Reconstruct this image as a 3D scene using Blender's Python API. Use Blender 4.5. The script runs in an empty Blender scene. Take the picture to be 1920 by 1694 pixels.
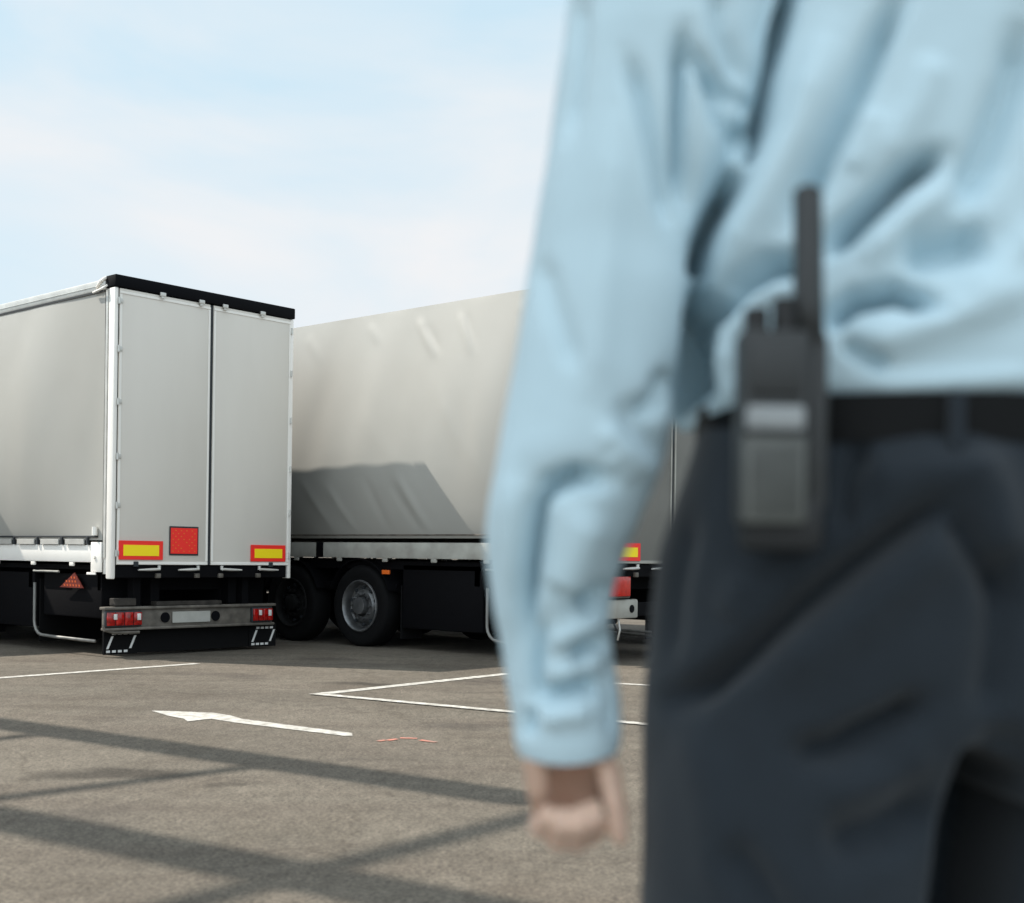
import bpy, bmesh, math, random
import numpy as np
from mathutils import Vector, Matrix, noise as mnoise
random.seed(4)
SC = bpy.context.scene
COL = SC.collection
# ------------------------------------------------------------------ camera
F = 2409.0            # focal length in pixels of the 1920 px wide photograph
PX, PY = 960.0, 1044.0
ROLL = math.radians(0.757)
H = 1.12
cam_d = bpy.data.cameras.new('camera')
cam = bpy.data.objects.new('camera', cam_d); COL.objects.link(cam)
cam_d.sensor_width = 36; cam_d.lens = F / 1920 * 36
cam_d.shift_y = (PY - 847) / 1920
cam_d.clip_start = 0.02; cam_d.clip_end = 2000
cam.matrix_world = Matrix.Translation((0, 0, H)) @ Matrix.Rotation(math.pi/2, 4, 'X') @ Matrix.Rotation(ROLL, 4, 'Z')
cam_d.dof.use_dof = True; cam_d.dof.focus_distance = 14.0; cam_d.dof.aperture_fstop = 3.3
SC.camera = cam
# ------------------------------------------------------------------ light
A = Vector((-0.7534, 0.6576, 0)).normalized()      # the way the trailers point
B = Vector((0.6576, 0.7534, 0)).normalized()       # across the trailers
KA, KH = 2.1, 2.58
LT = (B - A * KA) - Vector((0, 0, KH))             # the way sunlight travels
S = -LT.normalized()
sun_el = math.asin(S.z); sun_rot = math.atan2(S.x, S.y)
w = bpy.data.worlds.new('World'); SC.world = w; w.use_nodes = True
nt = w.node_tree; nt.nodes.clear()
N = nt.nodes.new; LK = nt.links.new
wo = N('ShaderNodeOutputWorld'); bg = N('ShaderNodeBackground'); bg.inputs['Strength'].default_value = 0.1
sky = N('ShaderNodeTexSky'); sky.sky_type = 'NISHITA'; sky.sun_disc = False
sky.sun_elevation = sun_el; sky.sun_rotation = sun_rot; sky.air_density = 1.0; sky.dust_density = 1.5
tc = N('ShaderNodeTexCoord'); mp = N('ShaderNodeMapping'); mp.inputs['Scale'].default_value = (1.0, 1.0, 2.6)
mp.inputs['Rotation'].default_value = (0.0, math.radians(14), 0)
mp.inputs['Location'].default_value = (1.3, 0.2, 0.35)
nz = N('ShaderNodeTexNoise'); nz.inputs['Scale'].default_value = 2.6; nz.inputs['Detail'].default_value = 5; nz.inputs['Roughness'].default_value = 0.5
nz.inputs['Distortion'].default_value = 0.5
rp = N('ShaderNodeValToRGB'); rp.color_ramp.elements[0].position = 0.36; rp.color_ramp.elements[1].position = 0.66
rp.color_ramp.elements[0].color = (0, 0, 0, 1); rp.color_ramp.elements[1].color = (1, 1, 1, 1)
mx = N('ShaderNodeMix'); mx.data_type = 'RGBA'
thin = N('ShaderNodeMix'); thin.data_type = 'RGBA'; thin.inputs[0].default_value = 0.86      # thin veil over the whole sky
thin.inputs[7].default_value = (4.75, 6.15, 6.9, 1)
mx.inputs[7].default_value = (6.25, 6.35, 6.5, 1)
LK(tc.outputs['Generated'], mp.inputs[0]); LK(mp.outputs[0], nz.inputs['Vector']); LK(nz.outputs['Fac'], rp.inputs[0])
LK(sky.outputs[0], thin.inputs[6]); LK(thin.outputs[2], mx.inputs[6]); LK(rp.outputs[0], mx.inputs[0])
# added brightening of the sky behind the camera, to lift shirt and doors
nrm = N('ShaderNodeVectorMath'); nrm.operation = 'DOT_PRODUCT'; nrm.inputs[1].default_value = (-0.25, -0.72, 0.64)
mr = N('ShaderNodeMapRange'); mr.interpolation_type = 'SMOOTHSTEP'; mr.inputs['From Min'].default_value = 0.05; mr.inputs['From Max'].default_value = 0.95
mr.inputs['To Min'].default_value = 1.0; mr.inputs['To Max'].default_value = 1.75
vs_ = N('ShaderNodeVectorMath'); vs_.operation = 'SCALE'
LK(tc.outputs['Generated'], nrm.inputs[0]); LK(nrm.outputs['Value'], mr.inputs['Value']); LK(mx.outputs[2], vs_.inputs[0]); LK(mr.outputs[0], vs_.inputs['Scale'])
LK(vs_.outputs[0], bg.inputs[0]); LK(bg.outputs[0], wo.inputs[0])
sl = bpy.data.lights.new('sun', 'SUN'); sl.energy = 4.6; sl.angle = math.radians(0.6); sl.color = (1.0, 0.93, 0.84)
so = bpy.data.objects.new('sun', sl); COL.objects.link(so)
so.rotation_euler = (-LT).to_track_quat('Z', 'Y').to_euler(); so.location = (-20, 10, 30)
SC.view_settings.view_transform = 'Standard'; SC.view_settings.look = 'None'; SC.view_settings.gamma = 1
SC.view_settings.exposure = 0.5
try:
    SC.cycles.use_denoising = True
except Exception:
    pass

# ------------------------------------------------------------------ helpers
def at(px, py, Y):
    du, dv = px - PX, py - PY
    u = du*math.cos(ROLL) + dv*math.sin(ROLL); v = -du*math.sin(ROLL) + dv*math.cos(ROLL)
    return Vector((u/F*Y, Y, H - v/F*Y))
def gnd(px, py, z=0.0):
    du, dv = px - PX, py - PY
    u = du*math.cos(ROLL) + dv*math.sin(ROLL); v = -du*math.sin(ROLL) + dv*math.cos(ROLL)
    Y = (H - z)*F/v
    return Vector((u/F*Y, Y, z))
def pix(co):   # n x 3 array -> n x 2 photograph pixels
    u = co[:, 0]/co[:, 1]*F; v = -(co[:, 2]-H)/co[:, 1]*F
    return np.stack([PX + u*math.cos(ROLL) - v*math.sin(ROLL), PY + u*math.sin(ROLL) + v*math.cos(ROLL)], 1)

def mat(name, col, rough=0.5, metal=0.0, var=0.0, vscale=3.0, bump=0.0, bscale=60.0, spec=0.5, sheen=0.0, col2=None, coat=0.0, stretch=None, sss=0.0):
    m = bpy.data.materials.new(name); m.use_nodes = True
    n = m.node_tree; p = n.nodes['Principled BSDF']
    p.inputs['Base Color'].default_value = (*col, 1); p.inputs['Roughness'].default_value = rough
    p.inputs['Metallic'].default_value = metal; p.inputs['Specular IOR Level'].default_value = spec
    if sheen: p.inputs['Sheen Weight'].default_value = sheen; p.inputs['Sheen Roughness'].default_value = 0.6
    if coat: p.inputs['Coat Weight'].default_value = coat
    if sss:
        p.inputs['Subsurface Weight'].default_value = sss; p.inputs['Subsurface Radius'].default_value = (0.012, 0.004, 0.002)
    t = n.nodes.new('ShaderNodeTexCoord'); src = t.outputs['Object']
    if stretch:
        mpn = n.nodes.new('ShaderNodeMapping'); mpn.inputs['Scale'].default_value = stretch
        n.links.new(src, mpn.inputs[0]); src = mpn.outputs[0]
    if var > 0:
        a = n.nodes.new('ShaderNodeTexNoise'); a.inputs['Scale'].default_value = vscale; a.inputs['Detail'].default_value = 8
        r = n.nodes.new('ShaderNodeValToRGB')
        c2 = col2 if col2 else tuple(c*(1-var) for c in col)
        c1 = tuple(min(1, c*(1+var*0.35)) for c in col)
        r.color_ramp.elements[0].position = 0.3; r.color_ramp.elements[1].position = 0.7
        r.color_ramp.elements[0].color = (*c2, 1); r.color_ramp.elements[1].color = (*c1, 1)
        n.links.new(src, a.inputs['Vector']); n.links.new(a.outputs['Fac'], r.inputs[0]); n.links.new(r.outputs[0], p.inputs['Base Color'])
    if bump > 0:
        b = n.nodes.new('ShaderNodeTexNoise'); b.inputs['Scale'].default_value = bscale; b.inputs['Detail'].default_value = 4
        bb = n.nodes.new('ShaderNodeBump'); bb.inputs['Strength'].default_value = bump; bb.inputs['Distance'].default_value = 0.01
        n.links.new(src, b.inputs['Vector']); n.links.new(b.outputs['Fac'], bb.inputs['Height']); n.links.new(bb.outputs[0], p.inputs['Normal'])
    return m

def link(name, me, m, parent=None, smooth=False):
    o = bpy.data.objects.new(name, me); COL.objects.link(o)
    if m: me.materials.append(m)
    if parent is not None: o.parent = parent
    if smooth:
        me.polygons.foreach_set('use_smooth', [True]*len(me.polygons))
    return o
class MB:
    """collects shapes, builds one mesh object"""
    def __init__(s): s.v = []; s.f = []
    def add(s, vs, fs):
        k = len(s.v); s.v += [tuple(v) for v in vs]; s.f += [tuple(i+k for i in f) for f in fs]; return s
    def box(s, x0, x1, y0, y1, z0, z1, bev=0.0, rot=None, org=None):
        bm = bmesh.new(); bmesh.ops.create_cube(bm, size=1)
        for v in bm.verts:
            v.co = Vector(((x0+x1)/2 + v.co.x*(x1-x0), (y0+y1)/2 + v.co.y*(y1-y0), (z0+z1)/2 + v.co.z*(z1-z0)))
        if bev > 0: bmesh.ops.bevel(bm, geom=list(bm.edges), offset=bev, segments=2, affect='EDGES', profile=0.5)
        if rot is not None:
            for v in bm.verts: v.co = rot @ (v.co - org) + org
        bm.verts.index_update()
        s.add([v.co[:] for v in bm.verts], [[v.index for v in f.verts] for f in bm.faces]); bm.free(); return s
    def tube(s, pts, r, n=12, caps=True, rs=None, flat=1.0):
        pts = [Vector(p) for p in pts]; rings = []; up = None
        for i, p in enumerate(pts):
            if i == 0: d = pts[1]-p
            elif i == len(pts)-1: d = p-pts[i-1]
            else: d = (pts[i+1]-p).normalized() + (p-pts[i-1]).normalized()
            d = d.normalized()
            if up is None:
                up = Vector((0, 0, 1)) if abs(d.z) < 0.9 else Vector((0, 1, 0))
            a = d.cross(up).normalized(); b = a.cross(d).normalized(); up = b
            rr = rs[i] if rs else r
            rings.append([p + a*rr*math.cos(2*math.pi*k/n) + b*rr*flat*math.sin(2*math.pi*k/n) for k in range(n)])
        vs = [v for q in rings for v in q]; fs = []
        for i in range(len(pts)-1):
            for k in range(n):
                fs.append((i*n+k, i*n+(k+1) % n, (i+1)*n+(k+1) % n, (i+1)*n+k))
        if caps: fs.append(tuple(range(n))[::-1]); fs.append(tuple((len(pts)-1)*n+k for k in range(n)))
        return s.add(vs, fs)
    def lathe_x(s, prof, cx, cy, cz, n=48, sx=1):
        """profile of (x, r) spun round the x axis"""
        vs = []; fs = []
        for (x, r) in prof:
            for k in range(n):
                a = 2*math.pi*k/n; vs.append((cx+sx*x, cy+r*math.cos(a), cz+r*math.sin(a)))
        for i in range(len(prof)-1):
            for k in range(n): fs.append((i*n+k, i*n+(k+1) % n, (i+1)*n+(k+1) % n, (i+1)*n+k))
        return s.add(vs, fs)
    def ball(s, c, r, sc=(1, 1, 1), n=20, m=12, rot=None):
        vs = []; fs = []; c = Vector(c)
        for i in range(m+1):
            t = math.pi*i/m
            for k in range(n):
                a = 2*math.pi*k/n
                q = Vector((r*sc[0]*math.sin(t)*math.cos(a), r*sc[1]*math.sin(t)*math.sin(a), r*sc[2]*math.cos(t)))
                if rot: q = rot @ q
                vs.append(c+q)
        for i in range(m):
            for k in range(n): fs.append((i*n+k, (i+1)*n+k, (i+1)*n+(k+1) % n, i*n+(k+1) % n))
        return s.add(vs, fs)
    def poly(s, pts, z0, z1):
        n = len(pts); vs = [(p[0], p[1], z0) for p in pts]+[(p[0], p[1], z1) for p in pts]
        fs = [tuple(range(n))[::-1], tuple(range(n, 2*n))]+[(i, (i+1) % n, n+(i+1) % n, n+i) for i in range(n)]
        return s.add(vs, fs)
    def build(s, name, m, parent=None, smooth=False, auto=False):
        me = bpy.data.meshes.new(name); me.from_pydata(s.v, [], s.f); me.validate(); me.update()
        bm = bmesh.new(); bm.from_mesh(me); bmesh.ops.recalc_face_normals(bm, faces=bm.faces); bm.to_mesh(me); bm.free()
        o = link(name, me, m, parent, smooth or auto)
        if auto:
            me.set_sharp_from_angle(angle=math.radians(35))
        return o
def empty(name, loc, rz=0.0):
    o = bpy.data.objects.new(name, None); COL.objects.link(o); o.location = loc; o.rotation_euler = (0, 0, rz); o.empty_display_size = 0.2
    return o
def tag(o, label=None, cat=None, group=None, kind=None):
    if label: o['label'] = label
    if cat: o['category'] = cat
    if group: o['group'] = group
    if kind: o['kind'] = kind
    return o

# ------------------------------------------------------------------ materials
M = {}
M['white'] = mat('white_paint', (0.88, 0.86, 0.815), 0.35, var=0.07, vscale=1.5, bump=0.03, bscale=12, stretch=(1, 1, .35))
M['rail_grey'] = mat('shaded_rail_grey', (0.42, 0.42, 0.38), 0.6, var=0.2, vscale=4, col2=(.30, .29, .26), spec=.2)  # rail greyed for the shadow on it; also door edges and bumper ends
M['door_grey'] = mat('grey_door_paint', (0.20, 0.20, 0.185), 0.5, var=0.15, vscale=1.5, bump=.05, bscale=5, spec=.3)
M['door'] = mat('door_paint', (0.685, 0.655, 0.60), 0.45, var=0.06, vscale=1.1, bump=0.05, bscale=5, stretch=(1, 1, .3), col2=(.63, .60, .545))
M['curtain'] = mat('curtain_pvc', (0.385, 0.384, 0.358), 0.5, var=0.08, vscale=1.3, bump=0.08, bscale=7, col2=(.355, .350, .322), stretch=(1, .5, .5))
M['curtain_bounce_block'] = mat('curtain_pvc_bounce_block', (0.03, 0.033, 0.04), 0.6, var=0.2, vscale=2)  # unseen side, made dark to cut bounce onto the next curtain
M['black'] = mat('black_steel', (0.004, 0.004, 0.005), 0.7, bump=0.1, bscale=30, spec=.08)
M['header'] = mat('black_header', (0.004, 0.0045, 0.006), 0.7, spec=.08)
M['rubber'] = mat('rubber', (0.005, 0.005, 0.0055), 0.85, bump=0.2, bscale=80, spec=.15)
M['rim_shaded'] = mat('wheel_steel_shaded', (0.014, 0.014, 0.014), 0.7, var=0.5, vscale=6, spec=.1)  # darker copy of the rim steel, underside shade put into the colour
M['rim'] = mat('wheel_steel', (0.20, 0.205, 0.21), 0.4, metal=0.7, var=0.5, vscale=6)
M['grey'] = mat('dusty_steel', (0.16, 0.145, 0.125), 0.6, metal=0.2, var=0.45, vscale=9, bump=0.1)
M['grey_dim'] = mat('dark_steel', (0.05, 0.045, 0.04), 0.7, var=0.5, vscale=9, spec=.2)  # darker tone of steel for the step plates
M['alu'] = mat('aluminium', (0.62, 0.62, 0.59), 0.38, metal=0.35, var=0.15, vscale=6)
M['galv_dim'] = mat('dull_galvanised', (0.24, 0.235, 0.22), 0.55, metal=0.3, var=0.4, vscale=6)
M['galv'] = mat('galvanised', (0.5, 0.5, 0.47), 0.4, metal=0.5, var=0.3, vscale=10)
M['seal'] = mat('seal', (0.02, 0.025, 0.03), 0.7)
M['red'] = mat('red_reflector', (0.92, 0.02, 0.012), 0.5, spec=0.6)
M['yellow'] = mat('yellow_reflector', (1.0, 0.78, 0.004), 0.5)
M['orange'] = mat('orange_mark', (0.85, 0.16, 0.02), 0.4)
M['lamp_red'] = mat('lamp_red', (0.42, 0.008, 0.006), 0.15, coat=0.6, var=0.7, vscale=22)
M['lamp_clear'] = mat('lamp_clear', (0.7, 0.7, 0.68), 0.15, coat=0.6)
M['plate'] = mat('blank_plate', (0.42, 0.42, 0.39), 0.45, var=0.15, vscale=7)
M['stripe_red'] = mat('dull_red_plate', (0.16, 0.02, 0.012), 0.5, var=.5, vscale=20)
M['dull_orange'] = mat('dull_orange', (0.5, 0.09, 0.02), 0.5)
M['mark'] = mat('white_mark', (0.7, 0.7, 0.68), 0.5)

# ------------------------------------------------------------------ ground
def ground_material():
    m = bpy.data.materials.new('asphalt'); m.use_nodes = True; n = m.node_tree; p = n.nodes['Principled BSDF']
    NN = n.nodes.new; L = n.links.new
    t = NN('ShaderNodeTexCoord')
    def noise(sc, det=6, rough=.55, strch=None, loc=(0, 0, 0)):
        a = NN('ShaderNodeTexNoise'); a.inputs['Scale'].default_value = sc; a.inputs['Detail'].default_value = det; a.inputs['Roughness'].default_value = rough
        q = NN('ShaderNodeMapping'); q.inputs['Scale'].default_value = strch or (1, 1, 1); q.inputs['Location'].default_value = loc
        L(t.outputs['Object'], q.inputs[0]); L(q.outputs[0], a.inputs['Vector']); return a.outputs['Fac']
    def ramp(f, p0, p1, c0, c1):
        r = NN('ShaderNodeValToRGB'); r.color_ramp.elements[0].position = p0; r.color_ramp.elements[1].position = p1
        r.color_ramp.elements[0].color = (*c0, 1); r.color_ramp.elements[1].color = (*c1, 1); L(f, r.inputs[0]); return r.outputs[0]
    def mul(a, b, fac=1.0):
        x = NN('ShaderNodeMix'); x.data_type = 'RGBA'; x.blend_type = 'MULTIPLY'; x.inputs[0].default_value = fac
        L(a, x.inputs[6]); L(b, x.inputs[7]); return x.outputs[2]
    base = ramp(noise(0.45, 8, .6), .3, .7, (.103, .092, .075), (.151, .133, .108))
    grain = ramp(noise(55, 3, .8), .34, .66, (.50, .50, .52), (1.48, 1.46, 1.42))
    grain2 = ramp(noise(14, 5, .7, (1, .5, 1)), .35, .65, (.82, .82, .82), (1.16, 1.16, 1.16))
    streak = ramp(noise(1.6, 6, .62, (.35, 1.2, 1), (3, 1, 0)), .4, .62, (1, 1, 1), (.84, .82, .82))
    stain = ramp(noise(.9, 4, .5, (.6, 1, 1), (7.3, 2.2, 0)), .60, .70, (1, 1, 1), (.72, .72, .74))
    c = mul(mul(mul(mul(base, grain), grain2), streak), stain)
    crack = NN('ShaderNodeTexVoronoi'); crack.feature = 'DISTANCE_TO_EDGE'; crack.inputs['Scale'].default_value = .33
    wob = NN('ShaderNodeVectorMath'); wob.operation = 'MULTIPLY_ADD'; wob.inputs[1].default_value = (.9, .9, 0)
    wn = NN('ShaderNodeTexNoise'); wn.inputs['Scale'].default_value = 1.7; wn.inputs['Detail'].default_value = 6
    L(t.outputs['Object'], wn.inputs['Vector']); L(wn.outputs['Color'], wob.inputs[0]); L(t.outputs['Object'], wob.inputs[2]); L(wob.outputs[0], crack.inputs['Vector'])
    c = mul(c, ramp(crack.outputs['Distance'], .0, .006, (.80, .79, .78), (1, 1, 1)))
    c = mul(c, ramp(noise(.5, 3, .5, (2.2, .8, 1), (1.7, 5.2, 0)), .52, .60, (1, 1, 1), (.90, .89, .88)))
    c = mul(c, ramp(noise(130, 2, .6), .70, .78, (1, 1, 1), (1.35, 1.33, 1.3)))
    # oil and tyre stains with a place of their own
    for (x, y, rx, ry, k) in STAINS:
        q = NN('ShaderNodeMapping'); q.vector_type = 'TEXTURE'; q.inputs['Location'].default_value = (x, y, 0); q.inputs['Scale'].default_value = (rx, ry, 1)
        nzz = NN('ShaderNodeTexNoise'); nzz.inputs['Scale'].default_value = 2.2; nzz.inputs['Detail'].default_value = 4
        L(t.outputs['Object'], nzz.inputs['Vector'])
        ad = NN('ShaderNodeVectorMath'); ad.operation = 'MULTIPLY_ADD'; ad.inputs[1].default_value = (.5, .5, 0)
        L(nzz.outputs['Color'], ad.inputs[0]); L(t.outputs['Object'], ad.inputs[2]); 
        sb = NN('ShaderNodeVectorMath'); sb.operation = 'SUBTRACT'; sb.inputs[1].default_value = (.25, .25, 0); L(ad.outputs[0], sb.inputs[0])
        L(sb.outputs[0], q.inputs[0])
        ln = NN('ShaderNodeVectorMath'); ln.operation = 'LENGTH'; L(q.outputs[0], ln.inputs[0])
        c = mul(c, ramp(ln.outputs['Value'], .45, 1.15, (k, k, k), (1, 1, 1)))
    L(c, p.inputs['Base Color']); p.inputs['Roughness'].default_value = .9; p.inputs['Specular IOR Level'].default_value = 0.2
    b = NN('ShaderNodeBump'); b.inputs['Strength'].default_value = .5; b.inputs['Distance'].default_value = .008
    L(noise(70, 3, .7), b.inputs['Height']); L(b.outputs[0], p.inputs['Normal'])
    return m
STAINS = []
for (px, py, rx, ry, k) in [(205, 1452, .50, .26, .45), (690, 1283, .62, .20, .5), (440, 1472, .15, .08, .6), (900, 1300, .5, .12, .75), (160, 1262, 1.2, .2, .85), (520, 1245, 1.0, .15, .85)]:
    g = gnd(px, py); STAINS.append((g.x, g.y, rx, ry, k))
M['asphalt'] = ground_material()
g = MB(); g.add([(-600, -600, 0), (600, -600, 0), (600, 600, 0), (-600, 600, 0)], [(0, 1, 2, 3)])
tag(g.build('ground', M['asphalt']), kind='structure')
M['paint'] = mat('road_paint', (0.50, 0.49, 0.45), 0.8, var=0.3, vscale=16, col2=(.24, .22, .19), bump=.2, bscale=60)
M['redpaint'] = mat('red_spray_paint', (0.50, 0.16, 0.11), 0.8, var=0.5, vscale=12, col2=(.28, .17, .13))
def gpoly(name, pts, m, z=0.004):
    q = MB(); ps = [gnd(*p) for p in pts]
    q.add([(p.x, p.y, z) for p in ps], [tuple(range(len(ps)))])
    o = q.build(name, m)
    if o.data.polygons[0].normal.z < 0: o.data.flip_normals()
    return tag(o, kind='structure')
def gline(name, p0, p1, wd, m, z=0.004):
    a, b = gnd(*p0), gnd(*p1); d = (b-a).normalized(); n = Vector((-d.y, d.x, 0))*wd/2
    q = MB(); q.add([(v.x, v.y, z) for v in (a-n, b-n, b+n, a+n)], [(0, 1, 2, 3)])
    return tag(q.build(name, m), kind='structure')
def extend(p0, p1, k):
    return (p0[0]+(p1[0]-p0[0])*k, p0[1]+(p1[1]-p0[1])*k)
gline('painted_line', extend((330, 1248), (0, 1272), 1.6), extend((0, 1272), (330, 1248), 1.12), .11, M['paint'])
gline('painted_line', (588, 1303.5), (954, 1264), .12, M['paint'])
gline('painted_line', (588, 1302.5), extend((588, 1303), (950, 1336), 1.75), .10, M['paint'], .008)
gline('painted_line', (1090, 1279), (1330, 1292), .10, M['paint'])
gpoly('painted_arrow', [(284, 1334), (330, 1335), (400, 1338), (432, 1343), (455, 1349.5), (660, 1376), (661, 1381), (645, 1381), (440, 1356), (396, 1349), (352, 1354), (345, 1349), (318, 1344)], M['paint'], .004)
for a, b in [((708, 1391), (722, 1389)), ((727, 1389.5), (745, 1387)), ((750, 1385), (782, 1386)), ((788, 1389), (818, 1393))]:
    gline('red_spray_mark', a, b, .035, M['redpaint'])

# ------------------------------------------------------------------ trailers
TW, TL = 2.42, 13.6
def fbm(x, y, s):
    return mnoise.noise(Vector((x, y, s)))
def curtain_mesh(side, z0, z1, y0, y1, seed, bulge, fine_from_rear=5.5):
    ys = [y0 + (fine_from_rear)*i/110 for i in range(111)]
    ys += [y0+fine_from_rear + (y1-y0-fine_from_rear)*i/60 for i in range(1, 61)]
    nz_ = 80; vs = []; fs = []
    xb = 0.0 if side < 0 else TW
    # (y, z) start, (y, z) end, height, width: slack pulled down from the roof rail and up from the side rail
    creases = [(2.72, 3.86, 2.38, 3.38, .026, .045), (2.62, 3.80, 2.30, 3.42, -.014, .05), (2.05, 3.86, 1.80, 3.36, .020, .04), (1.96, 3.84, 1.72, 3.4, -.010, .05),
               (3.55, 3.88, 3.34, 3.60, .012, .05), (1.15, 3.84, .96, 3.62, .010, .05), (4.7, 3.86, 4.4, 3.5, .009, .07),
               (2.5, 3.3, 1.2, 1.45, .007, .10), (1.9, 3.2, 1.45, 1.9, .005, .08), (3.7, 3.0, 2.3, 1.5, .007, .13), (2.2, 2.9, 1.95, 2.3, .006, .05),
               (4.2, 2.0, 3.7, 1.38, .016, .05), (4.7, 2.1, 4.1, 1.38, .014, .06), (3.5, 2.1, 3.1, 1.38, -.012, .05), (2.95, 2.1, 2.45, 1.38, .022, .05), (3.05, 2.0, 2.60, 1.38, -.014, .03)]
    for y in ys:
        for j in range(nz_+1):
            t = j/nz_; z = z0 + (z1-z0)*t
            e = min(1.0, (y-y0)/1.5) * min(1.0, (y1-y)/1.5)
            e = e*e*(3-2*e)
            off = bulge*e*math.sin(math.pi*t**0.78)**1.0
            off += .022*fbm(y*.55, z*.35, seed)*math.sin(math.pi*t)*e
            off += .012*fbm(y*2.1+z*.5, z*.45, seed+9)*math.sin(math.pi*t)**.5
            for (cy, cz, dy, dz, amp, wd) in creases:
                if side > 0: continue
                ax, az = dy-cy, dz-cz; L2 = ax*ax+az*az
                k = max(0, min(1, ((y-cy)*ax+(z-cz)*az)/L2))
                dx_, dz_ = y-(cy+ax*k), z-(cz+az*k); d = math.hypot(dx_, dz_)
                sgn = (dx_*az-dz_*ax)
                off += amp*seed_amp(seed)*math.exp(-(d/wd)**2)*math.sin(math.pi*(.08+.84*k))*min(1, (k+.05)*4)
            x = xb + side*(0.012+off)
            vs.append((x, y, z))
    n = nz_+1
    for i in range(len(ys)-1):
        for j in range(nz_):
            fs.append((i*n+j, (i+1)*n+j, (i+1)*n+j+1, i*n+j+1))
    # a returned back face so that it is not paper thin
    return vs, fs
def seed_amp(seed): return 0.15 if seed < 2 else 0.8
def wheel(root, xc, y, z, out, r=.49):
    """tyre and rim; out = -1 when the outer face looks left"""
    q = MB(); prof = [(-.13, .30), (-.145, .36), (-.15, .43), (-.14, r-.02), (-.11, r), (.11, r), (.14, r-.02), (.15, .43), (.145, .36), (.13, .30)]
    q.lathe_x(prof, xc, y, z, 48)
    w_ = q.build('wheel', M['rubber'], root, smooth=True)
    q = MB(); o = out
    q.lathe_x([(.115, .315), (.15, .312), (.155, .30), (.14, .285), (.10, .275), (.05, .262), (.035, .235), (.075, .205), (.10, .18), (.105, .13), (.06, .125), (.055, .11), (.16, .10), (.17, .07), (.17, 0.001)], xc, y, z, 48, sx=o)
    for k in range(10):
        a = 2*math.pi*k/10; q.lathe_x([(.10, .014), (.135, .014), (.135, .001)], xc, y+.155*math.cos(a), z+.155*math.sin(a), 8, sx=o)
    q.build('rim', M['rim'] if y < 4 else M['rim_shaded'], w_, auto=True)
    q = MB()
    for k in range(10):
        a = 2*math.pi*(k+.5)/10; q.lathe_x([(.066, .024), (.084, .022), (.0842, .001)], xc, y+.222*math.cos(a), z+.222*math.sin(a), 10, sx=o)
    q.build('rim_hole', M['seal'], w_)
def reflector(root, x0, x1, z0, z1, yb):
    r = MB().box(x0, x1, yb-.010, yb, z0, z1, .002).build('reflector', M['red'], root)
    MB().box(x0+.052, x1-.052, yb-.0135, yb-.0095, z0+.040, z1-.045, .001).build('yellow_panel', M['yellow'], r)
    return r
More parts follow.
